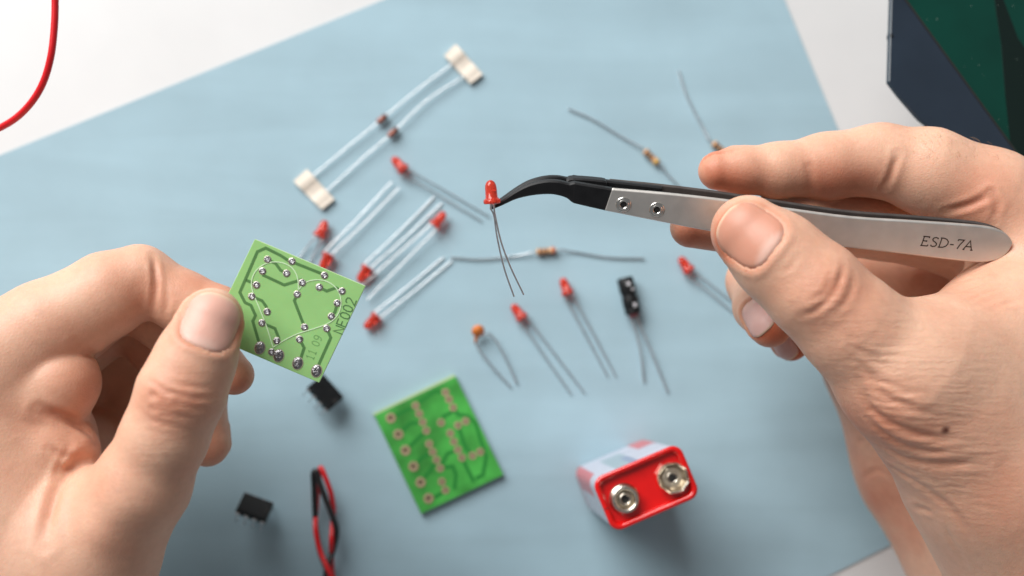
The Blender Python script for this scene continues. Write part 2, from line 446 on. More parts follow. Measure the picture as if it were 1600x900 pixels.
def build_hand(sdf, lo, hi, nails, creases, bulges, red, moles, label, wrinkled=(), h=0.55):
    V, Q, G = sdf.mesh(lo, hi, h)
    disp = np.zeros(len(V))
    tint = np.zeros(len(V))
    for pts, dep, wid in creases:
        w = catmull(sdf.pix(pts), 5)
        # fade at both ends of the line
        d = polydist(V, w, wid*4)
        near = d < wid*4
        e = np.minimum(np.linalg.norm(V[near]-w[0], axis=1), np.linalg.norm(V[near]-w[-1], axis=1))
        ln = np.linalg.norm(np.diff(w, axis=0), axis=1).sum()
        fade = np.clip(e/(0.22*ln+0.3), 0.12, 1)
        q = (d[near]/wid)
        disp[near] += dep*fade*(-np.exp(-q*q)+0.32*np.exp(-((q-1.9)/0.9)**2))
        tint[near] += 0.10*min(1.5, abs(dep)/0.4)*fade*np.exp(-(d[near]/(wid*1.2))**2)
    for pts, dep, wid in bulges:
        w = sdf.pix(pts); w = w if len(w) > 1 else np.vstack([w, w+0.01])
        d = polydist(V, w, wid*3); near = d < wid*3
        disp[near] += dep*np.exp(-(d[near]/wid)**2)
    nail_meshes = []
    for nl in nails:
        if 'c' in nl:
            c = sdf.pix([nl['c']])[0]; tp = sdf.pix([nl['t']])[0]
            n = sdf.grad(c[None])[0] if 'n' not in nl else unit(nl['n'])
        else:
            n = unit(nl['n']); c = sdf.march(nl['o']+n*12, -n)[0]; tp = c+np.asarray(nl['tip'])
        t = tp-c; t = unit(t-t.dot(n)*n); s = np.cross(t, n)
        n = unit(n); hl, hw = nl['l']/2, nl['w']/2
        X = V-c; a = X @ t/hl; bb = X @ s/hw; hgt = X @ n
        okz = (np.abs(hgt) < 6) & (np.abs(a) < 1.9) & (np.abs(bb) < 1.8)
        g = (np.abs(a)**3.2+np.abs(bb)**2.8)**(1/3.0)
        inside = okz & (g < 1.0)
        disp[inside] -= 0.42
        rim = okz & (a < 0.72)
        disp[rim] += (0.36*np.exp(-((g-1.17)/0.14)**2)*np.clip((0.9-a)/0.5, 0, 1))[rim]
        edge = okz; tint[edge] += (0.30*np.exp(-((g-1.06)/0.10)**2))[edge]
        ns = 17; grid = []; cols = []
        for i in range(ns):
            for j in range(ns):
                x, y = -1+2*i/(ns-1), -1+2*j/(ns-1)
                # square to rounded disc
                k = (abs(x)**3.2+abs(y)**2.8)**(1/3.0)+1e-6; mxy = max(abs(x), abs(y))
                sc = mxy/k if k > 0 else 1
                x2, y2 = x*sc, y*sc
                grid.append((x2*(1.0 if x2 < 0 else 1.04), y2))
        G2 = np.array(grid)
        base = c+G2[:, :1]*hl*t+G2[:, 1:]*hw*s
        hit = sdf.march(base+n*7, np.repeat(-n[None], len(base), 0), 12)
        r = np.maximum(np.abs(G2[:, 0]), np.abs(G2[:, 1]))
        gg = (np.abs(G2[:, 0])**3.2+np.abs(G2[:, 1])**2.8)**(1/3.0)
        lift = 0.06+0.10*(1-gg)-0.18*np.clip((gg-0.9)/0.1, 0, 1)*(G2[:, 0] < 0.5)+0.25*np.clip((G2[:, 0]-0.75)/0.3, 0, 1)
        top = hit+n*lift[:, None]
        Vn = np.vstack([top, top-n*0.35]); Fn = []
        for i in range(ns-1):
            for j in range(ns-1):
                q = i*ns+j; Fn.append((q, q+1, q+ns+1, q+ns)); o = ns*ns; Fn.append((q+o, q+ns+o, q+ns+1+o, q+1+o))
        bd = [j for j in range(ns)]+[i*ns+ns-1 for i in range(1, ns)]+[(ns-1)*ns+j for j in range(ns-2, -1, -1)]+[i*ns for i in range(ns-2, 0, -1)]
        for i in range(len(bd)):
            p, q = bd[i], bd[(i+1) % len(bd)]; Fn.append((p, q, q+ns*ns, p+ns*ns)[::-1])
        pink, lun, free = np.array(nl.get('col', lin(220, 170, 154))[:3]), np.array(lin(226, 190, 176)[:3]), np.array(lin(222, 192, 164)[:3])
        cc = []
        for x, y in np.vstack([G2, G2]):
            k = np.clip((-0.55-x-0.25*y*y)/0.2, 0, 1)*0.6; q = np.clip((x-(nl.get('free', 0.92)-0.12*y*y))/0.06, 0, 1)
            col = pink*(1-k)+lun*k; col = col*(1-q)+free*q; cc.append(np.append(col, 1))
        nail_meshes.append((Vn, Fn, np.array(cc)))
    for (u, v), rad, amt in red:
        c = sdf.pix([(u, v)])[0]; d = np.linalg.norm(V-c, axis=1); tint += amt*np.exp(-(d/rad)**2)
    V2 = V+G*disp[:, None]
    mole = np.zeros(len(V))
    for (u, v), rad in moles:
        c = sdf.pix([(u, v)])[0]; d = np.linalg.norm(V-c, axis=1); mole += np.clip(1.5-d/rad*1.1, 0, 1)
    wr = np.zeros(len(V))
    for (u, v), rad, amt in wrinkled:
        c = sdf.pix([(u, v)])[0]; d = np.linalg.norm(V-c, axis=1); wr += amt*np.exp(-(d/rad)**2)
    me = bpy.data.meshes.new('hand')
    me.vertices.add(len(V2)); me.vertices.foreach_set('co', (V2*S).astype(np.float32).ravel())
    me.loops.add(len(Q)*4); me.loops.foreach_set('vertex_index', Q.astype(np.int32).ravel())
    me.polygons.add(len(Q)); me.polygons.foreach_set('loop_start', np.arange(0, len(Q)*4, 4, dtype=np.int32))
    me.polygons.foreach_set('use_smooth', np.ones(len(Q), bool))
    me.update(calc_edges=True); me.validate()
    ca = me.color_attributes.new('tint', 'FLOAT_COLOR', 'POINT')
    arr = np.stack([np.clip(tint, 0, 1), np.clip(mole, 0, 1), np.clip(wr, 0, 1), np.ones(len(V))], 1).astype(np.float32)
    ca.data.foreach_set('color', arr.ravel())
    me.materials.append(M['skin'])
    o = bpy.data.objects.new('hand', me); COL.objects.link(o)
    tag(o, label, 'hand')
    for Vn, Fn, cc in nail_meshes:
        q = link('nail', Vn, Fn, M['nail'], o, True); recalc(q)
        ca = q.data.color_attributes.new('tint', 'FLOAT_COLOR', 'POINT'); ca.data.foreach_set('color', cc.astype(np.float32).ravel())
    return o

# ---- the hand holding the board
lh = HandSDF()
lh.add_palm((-60, 610, 86, 105), (-120, 820, 82, 170), (-60, 1010, 76, 190))
lh.add_palm((40, 700, 80, 105), (30, 880, 80, 130), (0, 1020, 76, 170))
lh.add_palm((-60, 760, 56, 130), (60, 770, 48, 110), (150, 735, 36, 95))
lh.add_finger([(-60, 600, 87, 100), (70, 517, 87, 76), (172, 458, 86, 64), (218, 436, 85, 51), (290, 474, 84, 47), (338, 492, 84.5, 44), (378, 510, 86, 33)], 2.2, 9)
lh.add_finger([(20, 950, 80, 140), (140, 870, 88, 105), (222, 758, 97, 72), (258, 680, 101, 64), (283, 614, 103, 65), (306, 560, 102.5, 59), (330, 500, 101.5, 50)], 3.0, 10)
lh.add_finger([(-90, 600, 70, 85), (110, 505, 70, 64), (200, 452, 68, 56), (316, 545, 70, 46), (366, 586, 74, 31)], 2.2, 6)
lh.add_finger([(-90, 640, 54, 85), (110, 530, 53, 64), (205, 480, 52, 56), (306, 610, 52, 46), (324, 694, 58, 35)], 2.2, 6)
lh.add_finger([(-90, 700, 38, 80), (80, 610, 37, 60), (190, 565, 36, 52), (262, 680, 38, 42), (272, 735, 44, 30)], 2.2, 6)
lh.add_finger([(40, 620, 86, 78), (94, 598, 88, 62)], 3, 6)          # fold of flesh at the base of the index finger
lh.add_finger([(30, 760, 84, 80), (88, 700, 88, 40), (118, 704, 88, 30)], 3, 8)
lcre = [
 ([(238, 398), (243, 440), (240, 490)], 0.6, 0.7),
 ([(212, 592), (240, 617), (280, 630), (322, 640), (345, 636)], 0.50, 0.75),
 ([(228, 590), (262, 612), (300, 622), (336, 622)], 0.30, 0.6),
 ([(205, 618), (238, 640), (285, 650), (325, 660)], 0.30, 0.65),
 ([(262, 596), (300, 604), (330, 606)], 0.18, 0.5),
 ([(215, 640), (250, 660), (300, 672)], 0.14, 0.6),
 ([(150, 700), (120, 722), (95, 755), (80, 795), (70, 850)], 0.9, 1.3),
 ([(60, 640), (100, 650), (128, 668), (150, 690)], 0.7, 1.1),
 ([(115, 535), (140, 552), (165, 545)], 0.5, 0.9),
 ([(90, 735), (125, 725), (150, 712)], 0.35, 0.7),
 ([(75, 700), (100, 712), (135, 715)], 0.3, 0.7),
 ([(110, 700), (95, 720), (84, 750)], 0.3, 0.6),
 ([(258, 446), (262, 470), (258, 492)], 0.2, 0.6),
 ([(276, 478), (284, 500), (292, 516)], 0.35, 0.5),
 ([(355, 552), (366, 530), (376, 505)], 0.3, 0.5),
]
for k in range(10):
    lcre.append(([(222+5*k, 650+9*k+random.uniform(-6, 6)), (245+4*k, 660+9*k), (278+3*k, 664+8*k)], 0.07, 0.5))
lbul = [([(178, 800), (160, 830)], 0.7, 5), ([(270, 560), (330, 575)], 0.25, 3.5)]
lred = [((345, 445), 5, .45), ((300, 440), 6, .25), ((372, 600), 6, .5), ((330, 700), 7, .4), ((150, 600), 9, .35), ((225, 470), 7, .3), ((120, 700), 7, .1),
        ((285, 635), 8, .22), ((375, 520), 4, .35), ((300, 525), 4, .2), ((180, 800), 10, .15), ((230, 620), 5, .2), ((205, 560), 6, .25)]
cN = P(366, 586, 74)
lnails = [dict(c=(331, 502), t=(350, 458), l=12.6, w=11.2, free=0.9),
          dict(o=P(320, 690, 57), n=CAMX*0.6-CAMY*0.2-CAMZ*0.8, tip=CAMZ*0.5-CAMY, l=8.5, w=7.5)]
allp = np.array([c[0] for c in sum([[(q[0], 0), (q[1], 0)] for q in lh.palm], [])])
lo = P(-70, 960, 20); hi = P(420, 360, 60)
build_hand(lh, (lo[0]-22, P(0, 985, 90)[1]-20, 14), (P(430, 500, 70)[0]+4, P(0, 340, 60)[1], 120), lnails, lcre, lbul, lred, [],
           'hand at the left pinching the pale green circuit board between thumb and index finger',
           [((285, 630), 7, .8), ((120, 700), 8, .5), ((270, 700), 8, .35), ((180, 800), 9, .2), ((245, 440), 5, .3)])

# ---- the hand holding the tweezers
rh = HandSDF()
rh.add_palm((1668, 395, 80, 108), (1700, 560, 80, 160), (1730, 820, 74, 200))
rh.add_palm((1500, 620, 80, 110), (1620, 770, 78, 140), (1720, 930, 72, 170))
rh.add_palm((1395, 560, 38, 108), (1478, 722, 27, 118), (1600, 880, 34, 150), (1700, 1000, 50, 190))
rh.add_finger([(1650, 380, 84, 115), (1545, 312, 86, 78), (1450, 268, 86, 66), (1378, 251, 85, 55), (1290, 260, 85, 50), (1215, 266, 86, 41), (1160, 266, 86.5, 35), (1121, 267, 87, 30)], 2.5, 9)
rh.add_finger([(1680, 880, 80, 140), (1555, 735, 92, 128), (1414, 588, 102, 104), (1330, 510, 105, 78), (1272, 452, 106, 73), (1215, 402, 105, 67), (1168, 362, 103.5, 57)], 3.5, 18)
rh.add_palm((1500, 548, 95, 70), (1578, 510, 91, 77), (1670, 500, 84, 88))       # web between thumb and index finger
rh.add_finger([(1640, 420, 64, 105), (1500, 365, 64, 68), (1380, 345, 68, 60), (1250, 350, 78, 50), (1160, 357, 83, 42), (1079, 355, 85, 32)], 2.2, 6)
rh.add_finger([(1580, 520, 48, 95), (1400, 450, 40, 62), (1230, 420, 40, 55), (1180, 440, 56, 43), (1186, 480, 68, 38), (1203, 510, 75, 33)], 2.2, 6)
rh.add_finger([(1480, 560, 36, 90), (1340, 500, 30, 52), (1240, 480, 32, 44), (1215, 505, 48, 36), (1236, 537, 60, 27)], 2.2, 6)
rcre = [
 ([(1402, 240), (1396, 262), (1382, 294)], 0.55, 0.8),
 ([(1318, 410), (1312, 436), (1298, 462), (1272, 485), (1250, 492)], 0.42, 0.7),
 ([(1300, 432), (1290, 455), (1270, 470)], 0.3, 0.7),
 ([(1335, 430), (1325, 465), (1300, 492)], 0.2, 0.7),
 ([(1548, 302), (1520, 318), (1478, 330)], 0.55, 0.85),
 ([(1553, 345), (1558, 320), (1549, 300)], 0.35, 0.8),
 ([(1268, 302), (1266, 262)], 0.25, 1.0), ([(1262, 250), (1258, 300)], 0.12, 1.0),
 ([(1345, 600), (1362, 640), (1400, 665), (1445, 680), (1490, 688)], 0.5, 1.0),
 ([(1350, 575), (1375, 612), (1420, 636), (1470, 650)], 0.26, 0.9),
 ([(1335, 560), (1365, 590), (1410, 610), (1450, 618)], 0.2, 0.8),
 ([(1350, 640), (1385, 680), (1430, 700), (1500, 705)], 0.34, 0.9),
 ([(1372, 690), (1410, 715), (1470, 725), (1540, 720)], 0.35, 1.1),
 ([(1380, 720), (1425, 750), (1490, 800), (1520, 850)], 0.3, 1.1),
 ([(1395, 760), (1440, 795), (1490, 850), (1512, 895)], 0.35, 0.9),
 ([(1330, 545), (1360, 560), (1400, 575)], 0.2, 0.8),
 ([(1220, 425), (1235, 418), (1246, 400)], 0.12, 0.6),
 ([(1320, 700), (1345, 690), (1365, 700)], 0.2, 0.8), ([(1345, 750), (1370, 735), (1390, 745)], 0.2, 0.8),
]
for k in range(22):
    a = k/21
    u0, v0 = 1290+75*a, 520+190*a
    rcre.append(([(u0+20+random.uniform(-10, 10), v0+random.uniform(-6, 6)), (u0+70, v0+22-10*a+random.uniform(-6, 6)), (u0+130+random.uniform(-20, 20), v0+24-14*a+random.uniform(-8, 8))], random.uniform(0.05, 0.13), 0.5))
for k in range(16):
    a = k/15
    u0, v0 = 1450+100*a, 455+30*a
    rcre.append(([(u0+random.uniform(-8, 8), v0+8*math.sin(k*2)), (u0+45, v0-18+random.uniform(-5, 5)), (u0+100, v0-26+random.uniform(-6, 6))], random.uniform(0.04, 0.1), 0.5))
rbul = [([(1250, 470), (1300, 480)], 0.4, 4), ([(1352, 205)], 0.6, 5), ([(1420, 690), (1480, 700)], 0.3, 3)]
rred = [((1115, 275), 5, .5), ((1190, 280), 6, .35), ((1290, 290), 7, .45), ((1350, 280), 6, .3), ((1080, 370), 7, .8), ((1205, 525), 6, .85), ((1245, 550), 6, .85),
        ((1520, 320), 7, .45), ((1290, 470), 9, .25), ((1130, 390), 5, .4), ((1125, 345), 4, .25), ((1330, 660), 14, .3), ((1350, 740), 14, .3), ((1290, 600), 14, .3), ((1390, 800), 14, .3),
        ((1450, 430), 10, .25), ((1400, 680), 10, .15), ((1560, 800), 14, .2), ((1260, 400), 7, .15), ((1540, 430), 8, .2), ((1150, 285), 5, .3)]
rnails = [dict(c=(1168, 366), t=(1122, 334), l=13.6, w=12.4, free=0.95, col=lin(200, 142, 120)),
          dict(c=(1180, 494), t=(1190, 512), n=-CAMX*0.62+CAMY*0.05+CAMZ*0.75, l=9.5, w=8.2, col=lin(206, 166, 158)),
          dict(c=(1221, 542), t=(1232, 556), n=-CAMX*0.55-CAMY*0.15+CAMZ*0.8, l=7.6, w=6.6, col=lin(206, 166, 158)),
          dict(o=P(1128, 266, 86.5), n=CAMY*0.4-CAMZ*0.9, tip=-CAMX, l=9.5, w=8.5)]
RIGHT = build_hand(rh, (P(1030, 360, 80)[0]-2, P(1400, 985, 95)[1]-18, 0.6), (P(1680, 500, 60)[0]+18, P(1400, 170, 60)[1], 124), rnails, rcre, rbul, rred, [((1477, 672), 0.9)],
           'hand at the right holding the curved tweezers between thumb and fingers',
           [((1390, 620), 13, .8), ((1470, 660), 13, .7), ((1530, 450), 10, .6), ((1285, 470), 8, .6), ((1440, 740), 12, .6), ((1520, 760), 14, .3), ((1400, 540), 10, .4), ((1500, 520), 12, .35)])

def hairs(hand, sdf, box, n, length, d):
    mb = MB(); px = [(random.uniform(box[0], box[2]), random.uniform(box[1], box[3])) for _ in range(n)]
    pts = sdf.pix(px); G = sdf.grad(pts)
    for p, g in zip(pts, G):
        if abs(sdf.ev(p[None])[0]) > 0.3: continue
        t = unit(d+np.array([random.uniform(-.5, .5) for _ in range(3)])); L_ = length*random.uniform(0.5, 1.1)
        t = unit(t-t.dot(g)*g)
        mb.add(*tube([p-g*0.3, p+t*L_*0.3+g*L_*0.22, p+t*L_*0.65+g*L_*0.34, p+t*L_+g*L_*0.36], [0.022, 0.02, 0.016, 0.006], 4))
    o = mb.build('fine_hair', M['hair'], hand, True); o['kind'] = 'stuff'
M['hair'] = mat('fair_hair', lin(186, 146, 104), 0.5)
hairs(RIGHT, rh, (1430, 200, 1598, 250), 70, 2.6, -CAMX*0.8+CAMY*0.6)
# ================================================================== tweezers
TO = P(1150, 340, 96.2)
TN = unit(CAMZ*0.93-CAMY*0.36)          # outward normal of the face towards the camera
TX = unit(plane_pt(1530, 381, TO, TN)-plane_pt(957, 311, TO, TN)); TE = unit(np.cross(TN, TX))
def tp(u, v, off=0): return plane_pt(u, v, TO, TN)+TN*off
tw = thing('tweezers', tp(1250, 345, -3), 'curved tweezers with steel handles and black tips held in the right hand', 'tweezers')
def arm(up, low, gap, th, n_sub=4):
    """up / low: edges in pixels of the front face; gap(s) = depth offset along the stations"""
    a = catmull([tp(*q) for q in up], n_sub); b = catmull([tp(*q) for q in low], n_sub)
    v, f = [], []; n = len(a)
    for i in range(n):
        g = gap(i/(n-1))
        ee = unit(a[i]-b[i]); w = min(0.35, 0.3*np.linalg.norm(a[i]-b[i])); t2 = min(w, th*0.45)
        sec = [a[i]-ee*w, a[i]-TN*t2, a[i]-TN*(th-t2), a[i]-ee*w-TN*th, b[i]+ee*w-TN*th, b[i]-TN*(th-t2), b[i]-TN*t2, b[i]+ee*w]
        v += [q+TN*g for q in sec]
    m = 8
    for i in range(n-1):
        for k in range(m): f.append((i*m+k, i*m+(k+1) % m, (i+1)*m+(k+1) % m, (i+1)*m+k))
    f.append(tuple(range(m))); f.append(tuple((n-1)*m+k for k in range(m))[::-1])
    return v, f
steel_up = [(957, 294), (1040, 301), (1130, 311), (1230, 325), (1330, 338), (1430, 344.5), (1510, 350), (1545, 354), (1566, 361), (1577, 370), (1581, 378)]
steel_lo = [(945, 329), (1030, 346), (1115, 362), (1220, 375), (1320, 386), (1420, 398), (1505, 408), (1538, 409.5), (1560, 405), (1574, 394), (1581, 382)]
v, f = arm(steel_up, steel_lo, lambda s: 0.35, 1.1)
o = recalc(link('front_arm', v, f, M['steel'], tw)); bevel(o, 0.15)
shift = lambda L, du, dv: [(u+du, w+dv) for u, w in L]
# rear arm: the same blade, spread away from the front one towards the tips
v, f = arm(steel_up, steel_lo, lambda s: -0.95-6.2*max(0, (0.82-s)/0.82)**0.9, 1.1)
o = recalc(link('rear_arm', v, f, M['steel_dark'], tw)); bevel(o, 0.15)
tip_up = [(765, 328), (784, 315.5), (807, 300), (828, 289.5), (852, 284), (872, 284), (889, 287.5), (897, 286), (905, 287), (960, 296)]
tip_lo = [(766, 330.5), (784, 323.5), (807, 313), (833, 307), (858, 305), (874, 307), (886, 311), (894, 317), (903, 320), (952, 331)]
v, f = arm(tip_up, tip_lo, lambda s: 0.0-0.9*(1-s), 2.0, 5)
o = recalc(link('front_tip', v, f, M['tip'], tw)); bevel(o, 0.15)
rt_up = tip_up[:-1]+[(960, 294), (1040, 303)]; rt_lo = tip_lo[:-1]+[(952, 330), (1030, 344)]
def rear_gap(s):
    return -2.1-3.2*min(1, s/0.75)**1.2
v, f = arm(rt_up, rt_lo, rear_gap, 1.9, 5)
o = recalc(link('rear_tip', v, f, M['tip'], tw)); bevel(o, 0.15)
v, f = arm([(886, 288), (897, 284.5), (943, 288), (950, 292)], [(886, 297), (897, 297), (943, 300), (950, 300)], lambda s: -3.0, 3.0, 3)
recalc(link('guide_block', v, f, M['tip'], tw))
for (u, w) in ((974, 319), (1026, 327)):
    c = tp(u, w, 0.33)
    sc = recalc(link('screw', *lathe([(1.75, 0), (1.75, 0.12), (1.45, 0.2), (1.25, 0.16), (1.15, 0.3), (0.95, 0.36), (0.78, 0.28), (0.7, 0.05), (0.02, 0.03)], c, TN, 28), M['screw'], tw, True))
    link('socket', *lathe([(0.66, 0.06), (0.66, 0.16), (0.02, 0.165)], c, TN, 6), M['hole'], sc)
# lettering, drawn as strokes
GL = {'E': [[(0.1, 0), (0.1, 1)], [(0, 1), (0.55, 1), (0.56, .86)], [(0.1, .52), (.42, .52), ], [(.42, .6), (.42, .44)], [(0, 0), (.6, 0), (.64, .16)]],
      'S': [[(.52, .84), (.5, .93), (.32, 1), (.14, .93), (.07, .78), (.14, .62), (.34, .5), (.5, .36), (.53, .2), (.44, .06), (.26, 0), (.1, .05), (.05, .18)]],
      'D': [[(.1, 0), (.1, 1)], [(0, 1), (.3, 1), (.56, .9), (.74, .68), (.76, .42), (.66, .18), (.44, .03), (.2, 0), (0, 0)]],
      '-': [[(.02, .4), (.34, .4)]],
      '7': [[(.06, .86), (.1, 1), (.58, 1), (.34, .45), (.22, 0)]],
      'A': [[(.0, 0), (.36, 1), (.72, 0)], [(.14, .34), (.58, .34)], [(-.06, 0), (.1, 0)], [(.6, 0), (.82, 0)]],
      'N': [[(0, 0), (0, 1), (.6, 0), (.6, 1)]],
      'e': [[(.55, 1), (0, 1), (0, 0), (.55, 0)], [(0, .52), (.45, .52)]],
      '0': [[(.3, 0), (.1, .12), (.02, .5), (.1, .88), (.3, 1), (.5, .88), (.58, .5), (.5, .12), (.3, 0)]],
      '2': [[(.02, .78), (.1, .95), (.3, 1), (.5, .93), (.56, .75), (.46, .52), (.02, 0), (.58, 0)]],
      '1': [[(.12, .82), (.32, 1), (.32, 0)], [(.12, 0), (.52, 0)]],
      '9': [[(.56, .62), (.44, .46), (.22, .44), (.05, .6), (.05, .84), (.2, 1), (.42, 1), (.56, .84), (.57, .5), (.46, .14), (.24, 0), (.08, .04)]]}
def lettering(text, o, xd, yd, n, size, w, m, parent, adv, h=0.03, slant=0.0, gap=0.25):
    mb = MB(); x = 0.0
    for ch in text:
        if ch == ' ': x += 0.5*size; continue
        for st in GL[ch]:
            p = [o+xd*(x+size*(a*adv+b*slant))+yd*size*b for a, b in st]
            mb.add(*ribbon(p, w, n, h))
        x += size*(max(a for st in GL[ch] for a, b in st)*adv+gap)
    return recalc(mb.build('lettering', m, parent))
lo_ = tp(1437, 382.5, 0.36); xd = unit(tp(1521, 390.5, 0.36)-lo_); yd = np.cross(TN, xd)
lettering('ESD-7A', lo_, xd, yd, TN, 2.2, 0.13, M['etch'], tw, 1.2, 0.02, 0.1, 0.22)

# ================================================================== light-emitting diodes
LENS = [(1.85, 0), (1.98, 0.15), (1.98, 0.85), (1.75, 1.05), (1.42, 1.35), (1.36, 3.6), (1.26, 4.3), (1.0, 4.9), (0.55, 5.3), (0.12, 5.42)]
def led(label, base, nose, ends, z=ZP+1.9, zend=ZP+0.35, bright=True, mids=None, sc=1.0, r=0.22, sep=1.15):
    b = P(base[0], base[1], z if np.isscalar(z) else z[0]); n_ = P(nose[0], nose[1], z if np.isscalar(z) else z[1])
    a = unit(n_-b)
    t = thing('light_emitting_diode', (b[0], b[1], max(b[2]-1.9, ZP)), label, 'LED', 'loose red light-emitting diodes')
    q = recalc(link('lens', *lathe([(x*sc, y*sc) for x, y in LENS], b, a, 20), M['led'], t, True))
    sd = unit(np.cross(a, [0, 0, 1]))
    # frame inside the epoxy, seen through it
    recalc(link('anvil', *tube([b+a*0.2+sd*0.5, b+a*2.6+sd*0.5, b+a*2.9+sd*0.1], [0.3, 0.45, 0.4], 6), M['lead_dark'], q))
    e1, e2 = [P(*e, zend) if len(e) == 2 else P(*e) for e in ends]
    if np.dot(e1-b, sd) < np.dot(e2-b, sd): sg = (-1, 1)
    else: sg = (1, -1)
    for e, s_, k in ((e1, sg[0], 0), (e2, sg[1], 1)):
        st = b+sd*s_*sep*sc
        mid = mids[k] if mids else None
        pts = [st+a*0.4, st-a*1.2] + ([P(*m_) for m_ in mid] if mid else [st*0.55+e*0.45-np.array([0, 0, 0.25])])+[e]
        link('lead', *tube(catmull(pts, 5), r, 8), M['lead'] if bright else M['lead_dark'], t, True)
    return t
led('red LED gripped by its leads in the black tweezer tips', (769, 318), (766, 284), [(803, 463, 84), (818, 460, 84)], z=(95.0, 96.0), bright=False,
    mids=[[(772, 338, 94), (777, 372, 91.5), (788, 420, 88)], [(774, 338, 94), (783, 378, 91.5), (798, 418, 88)]], sc=0.97, r=0.2, sep=0.35)
led('red LED furthest up, its two leads running down right below the taped diodes', (632, 266), (614, 247), [(752, 345), (764, 338)], bright=False)
led('red LED just above the top edge of the held board, leads running behind it', (498, 370), (507, 350), [(462, 410), (482, 412)])
led('red LED touching the held board, with long bright leads up right towards the topmost LED', (514, 397), (505, 416), [(612, 284), (624, 293)], z=ZP+2.2, zend=ZP+1.6)
led('red LED by the right corner of the held board, leads under another LED', (575, 417), (563, 436), [(678, 308), (690, 318)])
led('red LED pointing up right, its bright leads ending at the corner of the held board', (678, 353), (690, 338), [(560, 452), (574, 468)], z=ZP+2.4, zend=ZP+1.4)
led('red LED below the held board corner, leads up right to the resistor wire', (590, 493), (572, 511), [(693, 402), (706, 408)])
led('red LED between the orange capacitor and the black capacitor, lying lower left of its twin', (817, 498), (802, 478), [(892, 616), (913, 614)], bright=False)
led('red LED lying beside the black capacitor on its left', (888, 460), (878, 434), [(949, 588), (962, 588)], bright=False)
led('red LED lying closest to the right hand, its leads running under it', (1078, 424), (1062, 402), [(1160, 500), (1172, 494)], bright=False)

# ================================================================== resistors
def resistor(label, c, left, right, bands, lmid, rmid, bright=(True, True)):
    """c: body ends in pixels; left / right lead ends"""
    z = ZP+1.15
    a, b = P(*c[0], z), P(*c[1], z); ax = unit(b-a); L = np.linalg.norm(b-a)
    t = thing('resistor', (a+b)/2-np.array([0, 0, 1.1]), label, 'resistor', 'axial resistors')
    prof = [(0.25, 0), (0.85, 0.15), (1.12, 0.6), (1.12, 1.2), (0.93, 1.7), (0.93, L-1.7), (1.12, L-1.2), (1.12, L-0.6), (0.85, L-0.15), (0.25, L)]
    recalc(link('body', *lathe(prof, a, ax, 18), M['resistor'], t, True))
    for s, m in bands:
        rr = 1.135 if (s*L < 1.4 or s*L > L-1.4) else 0.955
        recalc(link('colour_band', *lathe([(rr-.1, s*L-0.32), (rr, s*L-0.3), (rr, s*L+0.3), (rr-.1, s*L+0.32)], a, ax, 18), M[m], t, True))
    for end, mid, st, br in ((left, lmid, a, bright[0]), (right, rmid, b, bright[1])):
        d = unit(st-(a+b)/2)
        pts = [st-d*0.2, st+d*1.5]+[P(m[0], m[1], m[2] if len(m) > 2 else ZP+0.5) for m in mid]+[P(end[0], end[1], ZP+0.5)]
        link('lead', *tube(catmull(pts, 6), 0.27, 8), M['lead'] if br else M['lead_dark'], t, True)
B4 = [(0.16, 'band_brown'), (0.36, 'band_black'), (0.54, 'band_brown'), (0.84, 'band_gold')]
resistor('resistor with bent leads lying level below the held LED', ((838, 394), (869, 391)), (704, 402), (1006, 404),
         [(0.16, 'band_brown'), (0.36, 'band_brown'), (0.54, 'band_brown'), (0.84, 'band_red')], [(800, 401), (750, 405)], [(900, 394), (950, 402)])
resistor('resistor just above the tweezers, its upper lead reaching up left', ((1007, 235), (1029, 256)), (888, 170), (1075, 305), B4, [(970, 213), (925, 186)], [(1045, 275)], (False, False))
resistor('resistor half hidden by the right index fingertip, lead pointing up', ((1114, 223), (1138, 243)), (1060, 110), (1175, 290), B4, [(1096, 196), (1072, 148)], [(1155, 265)], (False, False))

# ================================================================== taped pair of diodes
tpair = thing('taped_diode_pair', P(605, 197, 0.8), 'pair of small glass diodes held parallel by two cream paper tapes', 'diodes')
for (c, e0, e1, m0, m1) in (((597, 186), (478, 284), (718, 92), (540, 232), (655, 138)), ((614, 207), (505, 304), (738, 112), (560, 253), (668, 156))):
    z = ZP+1.6; p = P(*c, z); d = unit(P(*m1, z)-P(*m0, z))
    link('lead', *tube(catmull([P(*e0, ZP+0.9), P(*m0, z-0.2), p, P(*m1, z-0.2), P(*e1, ZP+0.9)], 8), 0.22, 8), M['lead'], tpair, True)
    g = recalc(link('glass_body', *lathe([(0.3, -1.9), (0.8, -1.75), (0.95, -1.3), (0.95, 1.3), (0.8, 1.75), (0.3, 1.9)], p, d, 16), M['diode'], tpair, True))
    recalc(link('cathode_band', *lathe([(0.9, 0.75), (0.98, 0.78), (0.98, 1.35), (0.85, 1.4)], p, d, 16), M['band_black'], g, True))
